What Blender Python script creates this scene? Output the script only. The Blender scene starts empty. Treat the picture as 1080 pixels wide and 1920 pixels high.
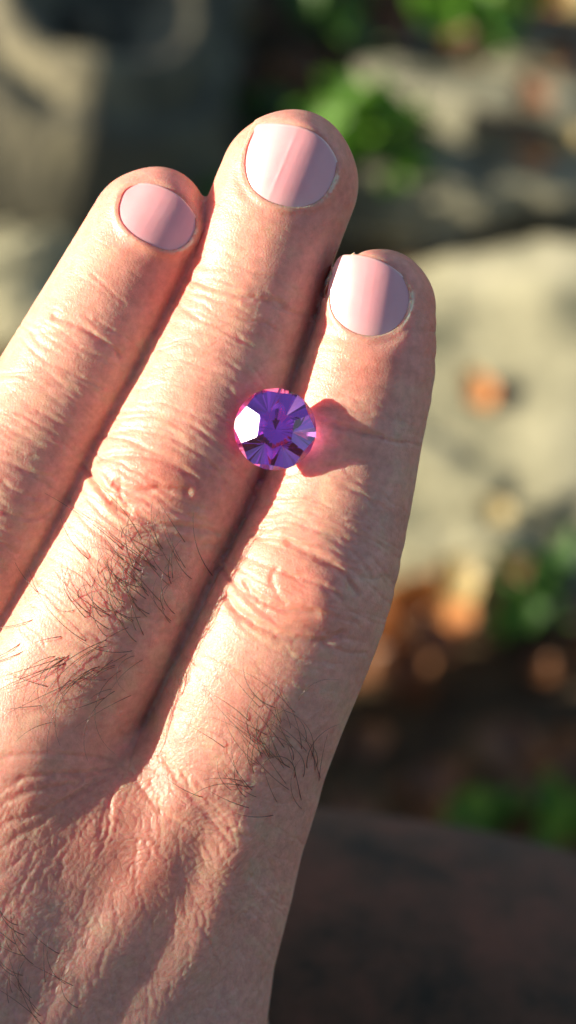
import bpy, bmesh, math, random
import numpy as np
from mathutils import Vector, Matrix
random.seed(4); rng = np.random.default_rng(11)
C = bpy.context.scene
COL = C.collection
R = math.radians
# ------------------------------------------------------------------ camera, sky, sun, exposure
FOCUS = 0.22                      # metres from lens to the hand
PITCH = R(55)                     # camera looks down by this much
PXMM = 15.4                       # photograph pixels per mm in the focus plane
CAM_H = 0.614
cam_d = bpy.data.cameras.new('camera'); cam = bpy.data.objects.new('camera', cam_d); COL.objects.link(cam)
C.camera = cam
cam.location = (0, 0, CAM_H); cam.rotation_euler = (R(90) - PITCH, 0, 0)
cam_d.sensor_fit = 'VERTICAL'; cam_d.sensor_height = 36
cam_d.lens = 36 / 2 / ((960 / PXMM) / (FOCUS * 1000))
cam_d.clip_start = 0.01; cam_d.clip_end = 500
cam_d.dof.use_dof = True; cam_d.dof.focus_distance = FOCUS + 0.003
cam_d.dof.aperture_fstop = cam_d.lens / 6.2; cam_d.dof.aperture_blades = 0
RC = Matrix.Rotation(R(90) - PITCH, 4, 'X')
MH = Matrix.Translation(Vector((0, 0, CAM_H)) + RC @ Vector((0, 0, -FOCUS))) @ RC   # frame of the hand
SUN = Vector((-0.93, 0.17, 0.275)).normalized()      # in the frame of the hand
SUNW = (RC @ SUN).normalized()
w = bpy.data.worlds.new('World'); C.world = w; w.use_nodes = True
nt = w.node_tree; bg = nt.nodes['Background']
sky = nt.nodes.new('ShaderNodeTexSky'); sky.sky_type = 'NISHITA'; sky.sun_disc = False
sky.sun_elevation = math.asin(SUNW.z); sky.sun_rotation = math.atan2(SUNW.x, SUNW.y)
sky.air_density = 1.0; sky.dust_density = 1.0
nt.links.new(sky.outputs[0], bg.inputs[0]); bg.inputs[1].default_value = 0.075
sl = bpy.data.lights.new('sun', 'SUN'); sun = bpy.data.objects.new('sun', sl); COL.objects.link(sun)
sl.energy = 5.0; sl.angle = R(0.5); sl.color = (1.0, 0.88, 0.70)
sun.rotation_euler = SUNW.to_track_quat('Z', 'Y').to_euler(); sun.location = (-1, 0, 2)
C.view_settings.view_transform = 'Standard'; C.view_settings.look = 'None'
C.view_settings.exposure = 1.2; C.view_settings.gamma = 1
C.render.engine = 'CYCLES'
cy = C.cycles; cy.use_denoising = True
try: cy.denoiser = 'OPENIMAGEDENOISE'
except Exception: pass
cy.max_bounces = 16; cy.transmission_bounces = 16; cy.glossy_bounces = 8; cy.diffuse_bounces = 4
cy.caustics_refractive = True; cy.caustics_reflective = False; cy.sample_clamp_indirect = 12; cy.blur_glossy = 0.3

# ------------------------------------------------------------------ helpers
def tag(o, label=None, cat=None, group=None, kind=None):
    if label: o['label'] = label
    if cat: o['category'] = cat
    if group: o['group'] = group
    if kind: o['kind'] = kind
    return o
def empty(name, mat=None, loc=None):
    o = bpy.data.objects.new(name, None); COL.objects.link(o); o.empty_display_size = 0.02
    if mat is not None: o.matrix_world = mat
    if loc is not None: o.location = loc
    return o
def mesh_np(name, V, quads=None, polys=None, mat=None, parent=None, smooth=True, colors=None, loc=None):
    me = bpy.data.meshes.new(name)
    if quads is not None and polys is None:
        nq = len(quads); k = quads.shape[1]
        me.vertices.add(len(V)); me.vertices.foreach_set('co', V.astype(np.float32).ravel())
        me.loops.add(nq * k); me.loops.foreach_set('vertex_index', quads.astype(np.int32).ravel())
        me.polygons.add(nq); me.polygons.foreach_set('loop_start', np.arange(0, nq * k, k, dtype=np.int32))
    else:
        sizes = np.array([len(p) for p in polys], np.int32)
        nq = 0 if quads is None else len(quads)
        flat = np.concatenate([quads.ravel() if quads is not None else np.zeros(0, int)] + [np.asarray(p) for p in polys]).astype(np.int32)
        sizes = np.concatenate([np.full(nq, 4, np.int32), sizes]); starts = np.concatenate([[0], np.cumsum(sizes)[:-1]]).astype(np.int32)
        me.vertices.add(len(V)); me.vertices.foreach_set('co', V.astype(np.float32).ravel())
        me.loops.add(len(flat)); me.loops.foreach_set('vertex_index', flat)
        me.polygons.add(len(sizes)); me.polygons.foreach_set('loop_start', starts)
    me.update(calc_edges=True); me.validate()
    if smooth: me.polygons.foreach_set('use_smooth', np.ones(len(me.polygons), bool))
    if colors is not None:
        a = me.attributes.new('tone', 'FLOAT_COLOR', 'POINT')
        a.data.foreach_set('color', np.concatenate([colors, np.ones((len(colors), 1))], 1).astype(np.float32).ravel())
    if mat: me.materials.append(mat)
    o = bpy.data.objects.new(name, me); COL.objects.link(o)
    if parent: o.parent = parent
    if loc is not None: o.location = loc
    return o
class NT:
    def __init__(s, name):
        s.m = bpy.data.materials.new(name); s.m.use_nodes = True; s.t = s.m.node_tree
        s.b = s.t.nodes['Principled BSDF']; s.out = s.t.nodes['Material Output']
    def n(s, typ, ins=None, **kw):
        x = s.t.nodes.new('ShaderNode' + typ)
        for k, v in kw.items(): setattr(x, k, v)
        for k, v in (ins or {}).items():
            if isinstance(v, bpy.types.NodeSocket): s.t.links.new(v, x.inputs[k])
            else: x.inputs[k].default_value = v
        return x
    def set(s, **kw):
        for k, v in kw.items():
            k = k.replace('_', ' ')
            i = next(q for q in s.b.inputs if q.name.lower() == k.lower())
            if isinstance(v, bpy.types.NodeSocket): s.t.links.new(v, i)
            else: i.default_value = v
    def ramp(s, fac, stops, interp='LINEAR'):
        r = s.n('ValToRGB'); s.t.links.new(fac, r.inputs[0]); r.color_ramp.interpolation = interp
        el = r.color_ramp.elements
        while len(el) < len(stops): el.new(0.5)
        for e, (p, c) in zip(el, stops): e.position = p; e.color = (*c, 1)
        return r.outputs[0]
    def noise(s, scale, detail=4, rough=.55, vec=None):
        i = {'Scale': scale, 'Detail': detail, 'Roughness': rough}
        if vec is None: vec = s.n('TexCoord').outputs['Object']
        i['Vector'] = vec
        return s.n('TexNoise', i).outputs['Fac']
def simple(name, stops, scale, rough=.85, bump=0.0, bscale=None, spec=.3):
    m = NT(name); f = m.noise(scale, 6, .6)
    m.set(Base_Color=m.ramp(f, stops), Roughness=rough, Specular_IOR_Level=spec)
    if bump:
        h = m.noise(bscale or scale * 3, 8, .65)
        b = m.n('Bump', {'Height': h, 'Strength': 1.0, 'Distance': bump}); m.set(Normal=b.outputs[0])
    return m.m
def G(px, py, z=0.0):                    # point of the horizontal plane z seen at a photograph pixel
    d = RC.to_3x3() @ Vector(((px - 540) / PXMM / 1000, (960 - py) / PXMM / 1000, -FOCUS)); c = Vector((0, 0, CAM_H))
    return c + d * ((z - CAM_H) / d.z)
def P(px, py, z):                        # mm in the frame of the hand
    k = (220.0 - z) / 220.0
    return np.array([(px - 540) / PXMM * k, (960 - py) / PXMM * k, z])
def sst(a, b, x):
    t = np.clip((x - a) / (b - a), 0, 1); return t * t * (3 - 2 * t)

# numpy value noise at arbitrary points
class VN:
    def __init__(s, seed): s.g = np.random.default_rng(seed).random((256, 256)).astype(np.float32)
    def __call__(s, x, y):
        xi = np.floor(x).astype(int); yi = np.floor(y).astype(int); fx = x - xi; fy = y - yi
        fx = fx * fx * (3 - 2 * fx); fy = fy * fy * (3 - 2 * fy); g = s.g
        a = g[yi & 255, xi & 255]; b = g[yi & 255, (xi + 1) & 255]; c = g[(yi + 1) & 255, xi & 255]; d = g[(yi + 1) & 255, (xi + 1) & 255]
        return (a * (1 - fx) + b * fx) * (1 - fy) + (c * (1 - fx) + d * fx) * fy
    def fbm(s, x, y, o=4):
        r = 0; a = 1; t = 0
        for i in range(o): r = r + a * s(x * 2**i + 17.3 * i, y * 2**i + 9.1 * i); t += a; a *= .5
        return r / t

# ------------------------------------------------------------------ the ground
soil = simple('soil', [(0.3, (.05, .032, .018)), (.5, (.11, .075, .04)), (.62, (.19, .115, .055)), (.75, (.08, .10, .035))], 38, .95, .004, 160)
n1 = VN(3)
def ground_mesh():
    a = np.concatenate([-np.geomspace(30, .62, 14), np.linspace(-.6, .8, 170), np.geomspace(.82, 30, 14)])
    b = np.concatenate([-np.geomspace(30, .42, 14), np.linspace(-.4, 1.4, 200), np.geomspace(1.42, 60, 16)])
    X, Y = np.meshgrid(a, b); Z = (n1.fbm(X * 9 + 50, Y * 9 + 50, 5) - .5) * .035 - .008
    V = np.stack([X, Y, Z], -1).reshape(-1, 3); nx = len(a); i, j = np.meshgrid(np.arange(nx - 1), np.arange(len(b) - 1))
    q = (j * nx + i).ravel(); Q = np.stack([q, q + 1, q + nx + 1, q + nx], -1)
    tag(mesh_np('ground', V, Q, mat=soil), kind='structure')
ground_mesh()

# ------------------------------------------------------------------ tree trunk with a knot
bark = NT('bark'); tc = bark.n('TexCoord').outputs['Object']
mp = bark.n('Mapping', {'Vector': tc, 'Scale': (1, 1, .35)}).outputs[0]
bark.set(Base_Color=bark.ramp(bark.noise(26, 7, .6, mp), [(.3, (.05, .046, .030)), (.5, (.10, .092, .06)), (.7, (.24, .215, .13))]), Roughness=.9,
         Normal=bark.n('Bump', {'Height': bark.noise(90, 8, .6, mp), 'Distance': .004}).outputs[0])
def fallen_log():
    ax_, zc, r0 = -.112, -.02, .092
    root = empty('fallen_log', loc=(ax_, .56, zc)); tag(root, 'thick grey fallen tree trunk with a dark round knot, blurred at the upper left', 'log')
    na, nl = 220, 240; ys_ = np.linspace(0, 1.1, nl); T, Y = np.meshgrid(np.linspace(0, 2 * math.pi, na, endpoint=False), ys_)
    kt, ky = R(72), .118                                     # knot: angle from +x, distance along the log
    d = np.hypot((T - kt) * r0, (Y - ky) * .75) * 1.1
    endr = np.sqrt(np.clip(1 - (1 - np.clip(Y / .05, 0, 1))**2, 0, 1)) * .985 + .015
    rad = r0 * endr + endr * (.010 * np.exp(-((d - .050) / .010)**2) - .030 * (1 - sst(.014, .046, d)) + .006 * np.exp(-((d - .078) / .008)**2) - .004 * np.exp(-((d - .064) / .006)**2) + .014 * (n1.fbm(T * 4 + 9, Y * 9 + 9, 5) - .5))
    V = np.stack([rad * np.cos(T), Y, rad * np.sin(T)], -1).reshape(-1, 3)
    i, j = np.meshgrid(np.arange(na), np.arange(nl - 1)); i2 = (i + 1) % na
    Q = np.stack([j * na + i, (j + 1) * na + i, (j + 1) * na + i2, j * na + i2], -1).reshape(-1, 4)
    mesh_np('log_trunk', V, None, [list(q) for q in Q] + [list(range(na)), [(nl - 1) * na + k for k in range(na)][::-1]], bark.m, root)
    kn = NT('knot_wood'); kn.set(Base_Color=kn.ramp(kn.noise(60), [(.3, (.03, .025, .015)), (.7, (.15, .12, .07))]), Roughness=.95)
    bm = bmesh.new(); bmesh.ops.create_icosphere(bm, subdivisions=4, radius=.024)
    for v in bm.verts: v.co *= 1 + .14 * math.sin(v.co.x * 160 + 1) * math.cos(v.co.y * 130)
    m = bpy.data.meshes.new('knot'); bm.to_mesh(m); bm.free(); m.materials.append(kn.m)
    o = bpy.data.objects.new('knot', m); COL.objects.link(o); o.parent = root; o.location = (.054 * math.cos(kt) - .006, ky - .004, .054 * math.sin(kt))
    for p in m.polygons: p.use_smooth = True
fallen_log()
def added_shade_trunk():                                          # unseen tree added at the left to throw shade over the soil
    root = empty('tree', loc=(-.85, .298, 0)); tag(root, 'added slim grey tree trunk outside the left edge, placed to shade the dark soil', 'tree')
    zs = np.linspace(-.05, 3, 40); T = np.linspace(0, 2 * math.pi, 48, endpoint=False); Z, T = np.meshgrid(zs, T, indexing='ij')
    r = .030 + .02 * np.exp(-np.clip(Z, 0, 9) / .08) + .006 * n1.fbm(T * 5, Z * 12, 3); V = np.stack([r * np.cos(T), r * np.sin(T), Z], -1).reshape(-1, 3)
    i, j = np.meshgrid(np.arange(48), np.arange(39)); i2 = (i + 1) % 48
    mesh_np('trunk', V, np.stack([j * 48 + i, j * 48 + i2, (j + 1) * 48 + i2, (j + 1) * 48 + i], -1).reshape(-1, 4), mat=bark.m, parent=root)
    bm = bmesh.new()
    for k in range(1600):
        c = Vector(rng.normal(size=3)) * .45 + Vector((0, 0, 3.4)); q = Vector(rng.normal(size=3)).normalized(); u = q.orthogonal().normalized() * .035; v = q.cross(u).normalized() * .06
        bm.faces.new([bm.verts.new(c + s) for s in (u, v, -u, -v)])
    m = bpy.data.meshes.new('crown'); bm.to_mesh(m); bm.free(); m.materials.append(simple('added_tree_leaf', [(.3, (.04, .08, .02)), (.7, (.09, .12, .03))], 5))
    o = bpy.data.objects.new('crown', m); COL.objects.link(o); o.parent = root; tag(o, kind='stuff')
added_shade_trunk()
def added_far_tree():                                             # big unseen tree, added some 9 m off towards the sun: the soft edge of its shade crosses the lower hand
    L = 9.0; e = Vector((0, .093, .39)) + SUNW * L; r0 = .42; side = Vector((SUNW.y, -SUNW.x, 0)).normalized(); side = side if side.y < 0 else -side
    c = e + side * r0; root = empty('tree', loc=(c.x, c.y, 0)); tag(root, 'added broad tree trunk far outside the left edge, placed to shade the lower hand', 'tree')
    zs = np.linspace(-.2, 7, 60); T = np.linspace(0, 2 * math.pi, 64, endpoint=False); Z, T = np.meshgrid(zs, T, indexing='ij')
    r = r0 + .25 * np.exp(-np.clip(Z, 0, 9) / .5); V = np.stack([r * np.cos(T), r * np.sin(T), Z], -1).reshape(-1, 3)
    i, j = np.meshgrid(np.arange(64), np.arange(59)); i2 = (i + 1) % 64
    mesh_np('trunk', V, np.stack([j * 64 + i, j * 64 + i2, (j + 1) * 64 + i2, (j + 1) * 64 + i], -1).reshape(-1, 4), mat=bark.m, parent=root)
    bm = bmesh.new()
    for k in range(3000):
        q = Vector(rng.normal(size=3)).normalized(); c = q * 2.2 * rng.random()**.4 + Vector((0, 0, 8.2)); q = Vector(rng.normal(size=3)).normalized(); u = q.orthogonal().normalized() * .09; v = q.cross(u).normalized() * .14
        bm.faces.new([bm.verts.new(c + s) for s in (u, v, -u, -v)])
    m = bpy.data.meshes.new('crown'); bm.to_mesh(m); bm.free(); m.materials.append(bpy.data.materials['added_tree_leaf'])
    o = bpy.data.objects.new('crown', m); COL.objects.link(o); o.parent = root; tag(o, kind='stuff')
added_far_tree()

# ------------------------------------------------------------------ rocks
pale = simple('pale_limestone', [(.36, (.10, .105, .07)), (.46, (.25, .24, .155)), (.6, (.42, .395, .26)), (.75, (.5, .47, .33))], 15, .9, .003, 120)
grey = simple('grey_limestone', [(.34, (.05, .052, .036)), (.48, (.22, .215, .15)), (.62, (.38, .36, .25)), (.75, (.5, .46, .32))], 26, .92, .004, 110)
def rock(px, py, sx, sy, sz, rz, mat, label, seed, sink=.35, rough=.25, z0=0, tiltx=0):
    c = G(px, py, z0); m = bpy.data.meshes.new('rock'); bm = bmesh.new(); bmesh.ops.create_icosphere(bm, subdivisions=5, radius=1)
    vn = VN(seed)
    V = np.array([v.co[:] for v in bm.verts])
    V = np.sign(V) * np.abs(V)**.72
    d = 1 + rough * ((vn.fbm(V[:, 0] * 1.3 + 40, V[:, 1] * 1.3 + V[:, 2] * 1.1 + 40, 5) - .5) * 2)
    V = V * d[:, None] * np.array([sx, sy, sz])
    for v, q in zip(bm.verts, V): v.co = q
    bm.to_mesh(m); bm.free(); m.materials.append(mat)
    for p in m.polygons: p.use_smooth = True
    o = bpy.data.objects.new('rock', m); COL.objects.link(o); o.location = (c.x, c.y, z0 + sz * (1 - 2 * sink)); o.rotation_euler = (0, R(-tiltx), R(rz) if not tiltx else 0)
    return tag(o, label, 'rock')
rock(965, 760, .078, .088, .035, 14, pale, 'broad pale beige stone slab in full sun, right of the index finger', 21, .5, .18, tiltx=14)
rock(800, 985, .05, .04, .028, -20, pale, 'smaller pale stone with mossy dark blotches, below the broad slab', 22, .5, .35, tiltx=12)
rock(1010, 1010, .042, .03, .02, 35, grey, 'low grey stone at the right edge above the dark soil', 23, .45, .35)
rock(960, 300, .085, .035, .03, -14, grey, 'long rough grey stone with dark hollows, upper right beyond the slab', 24, .45, .45)
rock(800, 380, .045, .022, .022, 10, grey, 'small grey stone right of the longest fingertip', 25, .45, .4)
rock(1040, 140, .07, .03, .025, -25, grey, 'mottled grey stone near the upper right corner', 26, .45, .45)
rock(10, 560, .04, .03, .026, 8, pale, 'pale sunlit stone left of the ring finger below the log', 27, .45, .35, tiltx=12)
rock(-60, 1000, .1, .08, .03, 8, grey, 'flat grey stone behind the hand at the left', 28, .5, .3)
rock(200, 500, .07, .025, .012, 4, grey, 'dark low stone in front of the fallen log', 29, .45, .4)

# ------------------------------------------------------------------ leaves and small plants
def leafmat(name, c1, c2, tr=.35):
    m = NT(name); col = m.ramp(m.noise(60, 3), [(.35, c1), (.65, c2)])
    m.set(Base_Color=col, Roughness=.5)
    t = m.n('BsdfTranslucent', {'Color': col}); mx = m.n('MixShader', {0: tr, 1: m.b.outputs[0], 2: t.outputs[0]})
    m.t.links.new(mx.outputs[0], m.out.inputs[0]); return m.m
green = leafmat('green_leaf', (.07, .20, .02), (.16, .34, .04), .45)
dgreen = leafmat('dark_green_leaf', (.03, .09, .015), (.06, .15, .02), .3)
orange = leafmat('orange_leaf', (.50, .17, .05), (.68, .30, .09), .3)
brown = leafmat('brown_leaf', (.13, .055, .025), (.27, .12, .05), .2)
ochre = leafmat('ochre_leaf', (.33, .24, .09), (.45, .36, .16), .2)
def leaf_mesh(name, L, W, curl, cup, mat, seed=0):
    rr = random.Random(seed); nu, nv = 9, 7; V = []; 
    for i in range(nu):
        t = i / (nu - 1); wd = W * math.sin(math.pi * min(1, t * .96 + .03))**.75 * (1 - .35 * t)
        for j in range(nv):
            s = j / (nv - 1) * 2 - 1
            V.append((s * wd * (1 + .08 * rr.uniform(-1, 1)), (t - .5) * L, curl * L * (t - .5)**2 * 2 + cup * W * s * s + .03 * W * rr.uniform(-1, 1)))
    V = np.array(V); Q = np.array([[i * nv + j, i * nv + j + 1, (i + 1) * nv + j + 1, (i + 1) * nv + j] for i in range(nu - 1) for j in range(nv - 1)])
    me = bpy.data.meshes.new(name); me.from_pydata(V.tolist(), [], Q.tolist()); me.materials.append(mat)
    for p in me.polygons: p.use_smooth = True
    return me
def top_z(x, y):
    dg = bpy.context.evaluated_depsgraph_get()
    hit, loc, *_ = C.ray_cast(dg, Vector((x, y, .13)), Vector((0, 0, -1)), distance=1)
    return loc.z if hit else 0
bpy.context.view_layer.update()
def fallen(px, py, L, W, mat, label, rz=0, tilt=(0, 0), lift=.004, curl=.3, cup=.3, group=None):
    p = G(px, py, .02); z = top_z(p.x, p.y); p = G(px, py, z); z = top_z(p.x, p.y)
    o = bpy.data.objects.new('fallen_leaf', leaf_mesh('fallen_leaf', L, W, curl, cup, mat, int(px))); COL.objects.link(o)
    o.location = (p.x, p.y, z + lift); o.rotation_euler = (R(tilt[0]), R(tilt[1]), R(rz)); return tag(o, label, 'leaf', group)
fallen(902, 750, .016, .0075, orange, 'tiny orange leaf alone on the pale slab', 20, (10, -25), .005)
fallen(790, 1185, .038, .016, orange, 'large orange dead leaf beside the index knuckle, below the stones', 70, (10, -35), .018)
fallen(730, 1215, .028, .011, orange, 'orange dead leaf touching the edge of the index finger', 130, (0, -35), .016)
fallen(850, 1185, .022, .010, ochre, 'pale tan leaf on the right of the large orange leaf', 30, (0, -20), .008)
fallen(1005, 262, .016, .006, orange, 'dull orange leaf on the long grey stone at upper right', 60, (0, -25), .005)
fallen(1040, 385, .018, .007, ochre, 'ochre leaf at the right edge above the slab', 100, (0, -25), .005)
fallen(470, 105, .015, .008, ochre, 'pale round leaf beside the log near the top', 10, (0, -30), .02)
fallen(565, 175, .03, .013, orange, 'rusty orange leaf above the longest fingertip', 80, (10, -25), .012)
fallen(720, 95, .035, .016, brown, 'broad brown leaf in the litter at the top', 40, (10, -20), .012)
fallen(600, 60, .03, .012, brown, 'brown leaf curling at the top edge of the picture', 120, (0, -20), .01)
fallen(975, 45, .04, .014, orange, 'orange brown leaf under the bright plant at the top right', 95, (0, -20), .012)
fallen(1070, 30, .03, .012, ochre, 'yellowish leaf in the top right corner', 30, (0, -20), .012)
fallen(885, 728, .012, .006, ochre, 'tiny yellow leaf touching the orange leaf on the slab', 60, (0, -25), .005)
fallen(930, 960, .014, .006, ochre, 'small cream leaf on the stones under the slab', 45, (0, -20), .006)
fallen(990, 1600, .03, .012, brown, 'brown leaf just above the trouser leg at the right', 80, (0, -20), .01)
for k in range(46):                                         # brown leaves scattered over the dark soil
    a, b = ((rng.uniform(440, 1080), rng.uniform(-60, 240)) if k < 18 else (rng.uniform(560, 1120), rng.uniform(1190, 1600)))
    o = fallen(a, b, rng.uniform(.018, .035), rng.uniform(.007, .013), brown, 'dull brown dead leaf in the litter beyond the fingertips' if k < 18 else 'dull brown dead leaf on the dark soil below the stones', rng.uniform(0, 360), (rng.uniform(-25, 25), rng.uniform(-25, 25)), .006, group='brown leaves beyond the fingertips' if k < 18 else 'brown leaves on the dark soil')
def plant(px, py, n, L, spread, h, mat, label, z=0.0):
    p = G(px, py, h); z = 0; root = empty('plant', loc=(p.x, p.y, z)); tag(root, label, 'plant')
    me = leaf_mesh('leaf', L, L * .36, .5, .25, mat, int(px)); sm = bpy.data.meshes.new('stem'); bm = bmesh.new()
    for k in range(n):
        a = rng.uniform(0, 2 * math.pi); r = spread * rng.random()**.6; hz = h * rng.uniform(.65, 1.15)
        tip = Vector((r * math.cos(a), r * math.sin(a), hz))
        o = bpy.data.objects.new('leaf', me); COL.objects.link(o); o.parent = root; o.location = tip
        o.rotation_euler = (rng.uniform(-.5, .5), rng.uniform(-.9, .1), a + rng.uniform(-.5, .5) - math.pi / 2); s = rng.uniform(.7, 1.2); o.scale = (s, s, s)
        pv = None
        for t in np.linspace(0, 1, 5):
            c = Vector((tip.x * t * t, tip.y * t * t, hz * t)); ring = [bm.verts.new(c + Vector((math.cos(q) * .0007, math.sin(q) * .0007, 0))) for q in (0, 2.1, 4.2)]
            if pv:
                for i in range(3): bm.faces.new([pv[i], pv[(i + 1) % 3], ring[(i + 1) % 3], ring[i]])
            pv = ring
    bm.to_mesh(sm); bm.free(); sm.materials.append(dgreen); o = bpy.data.objects.new('stem', sm); COL.objects.link(o); o.parent = root
plant(680, 225, 12, .03, .022, .05, green, 'bright green leafy weed behind the longest fingertip')
plant(760, 300, 6, .022, .014, .035, green, 'small green sprig right of the bright weed')
plant(905, 12, 10, .032, .022, .05, green, 'bright green plant at the top edge near the right corner')
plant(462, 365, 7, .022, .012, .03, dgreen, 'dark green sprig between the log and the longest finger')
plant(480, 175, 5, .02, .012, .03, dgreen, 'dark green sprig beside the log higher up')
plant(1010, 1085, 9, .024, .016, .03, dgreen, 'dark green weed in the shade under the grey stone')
plant(905, 1500, 7, .018, .014, .025, green, 'green weed just above the trouser leg')
plant(1045, 1545, 8, .022, .012, .03, green, 'vivid green weed at the right edge above the trouser leg')
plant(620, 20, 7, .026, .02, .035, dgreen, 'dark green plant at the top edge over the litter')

# ------------------------------------------------------------------ the hand: implicit body
def chain(pts, s=.88, sub=3):
    p = [np.append(P(a, b, z), r / PXMM) for a, b, z, r in pts]; out = []
    for i in range(len(p) - 1):
        p0 = p[max(i - 1, 0)]; p1 = p[i]; p2 = p[i + 1]; p3 = p[min(i + 2, len(p) - 1)]
        for k in range(sub):
            t = k / sub; out.append(.5 * ((2 * p1) + (p2 - p0) * t + (2 * p0 - 5 * p1 + 4 * p2 - p3) * t * t + (3 * p1 - p0 - 3 * p2 + p3) * t**3))
    out.append(p[-1]); return np.array(out), s
def dchain(X, ch):
    c, s = ch; best = None
    for i in range(len(c) - 1):
        a = c[i, :3]; b = c[i + 1, :3]; ab = b - a; L2 = ab @ ab
        q = X - a; t = np.clip((q @ ab) / L2, 0, 1); q = q - t[:, None] * ab
        d = np.sqrt(q[:, 0]**2 + q[:, 1]**2 + (q[:, 2] / s)**2) - (c[i, 3] + t * (c[i + 1, 3] - c[i, 3]))
        best = d if best is None else np.minimum(best, d)
    return best
def smin(a, b, k):
    h = np.clip(.5 + .5 * (b - a) / k, 0, 1); return b + (a - b) * h - k * h * (1 - h)
MID = [(541, 345, -8.6, 136), (500, 450, -8.8, 137), (463, 564, -9, 133), (408, 703, -9, 147), (322, 896, -9, 163), (254, 1033, -9.4, 168), (187, 1168, -10, 176), (110, 1300, -11, 176), (40, 1440, -12, 188)]
IDX = [(712, 577, -8.2, 109), (690, 692, -8.6, 131), (656, 815, -9, 142), (630, 938, -8.6, 147), (578, 1088, -8.5, 168), (530, 1197, -8.9, 178), (476, 1317, -10, 183), (415, 1480, -12, 184)]
RNG = [(281, 433, -9.6, 119), (228, 531, -9.9, 125), (155, 665, -10.1, 133), (90, 778, -10.4, 139), (14, 908, -10.6, 157), (-54, 1033, -11.4, 160), (-130, 1160, -12.5, 160), (-220, 1330, -14, 175)]
PNK = [(-95, 790, -13, 95), (-160, 900, -13.5, 100), (-230, 1010, -14, 110), (-310, 1150, -14.5, 128), (-390, 1330, -16, 145)]
PAL = [[(415, 1480, -12, 184), (370, 1640, -14.0, 195), (340, 1780, -15.6, 190), (322, 1920, -17.0, 190), (310, 2150, -17, 200), (150, 2500, -18, 210)],
       [(40, 1440, -12, 188), (20, 1640, -12.2, 195), (30, 1850, -13.0, 200), (40, 2150, -16, 210), (60, 2500, -18, 220)],
       [(-220, 1330, -14, 175), (-215, 1600, -12.0, 190), (-150, 1880, -10.0, 195), (-90, 2450, -17, 210)],
       [(-390, 1330, -16, 145), (-400, 1600, -18, 170), (-330, 1900, -18, 180), (-180, 2450, -18, 190)],
       [(228, 1560, -12.6, 160), (190, 1750, -13.6, 180), (180, 2000, -16, 190)]]
ARM = [(100, 2450, -20, 330), (80, 3000, -22, 350), (40, 4200, -26, 420)]
THB = [(330, 2300, -24, 170), (400, 2040, -26, 130), (370, 1800, -33, 115), (270, 1620, -36, 110), (190, 1500, -37, 105)]
cM, cI, cR, cK = chain(MID), chain(IDX), chain(RNG), chain(PNK)
cP = [chain(p, .8, 1) for p in PAL]; cA = chain(ARM, .72, 1); cT = chain(THB, .9, 2)
TIPS = [chain([(556, 300, -6.7, 92), (548, 330, -6.7, 98)]), chain([(716, 542, -6.3, 71), (712, 565, -6.3, 78)]), chain([(303, 390, -7.7, 75), (292, 412, -7.7, 82)])]
def sdf(X):
    f = smin(smin(smin(dchain(X, cM), dchain(X, cI), 1.0), dchain(X, cR), .9), dchain(X, cK), 1.2)
    for c in TIPS:
        m = (np.abs(X[:, 0] - c[0][0, 0]) < 14) & (np.abs(X[:, 1] - c[0][0, 1]) < 14)
        if m.any(): f[m] = smin(f[m], dchain(X[m], c), 1.6)
    p = None
    for c in cP: p = dchain(X, c) if p is None else smin(p, dchain(X, c), 9)
    p = smin(p, dchain(X, cA), 14); p = smin(p, dchain(X, cT), 5)
    return smin(f, p, 1.8)
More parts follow.
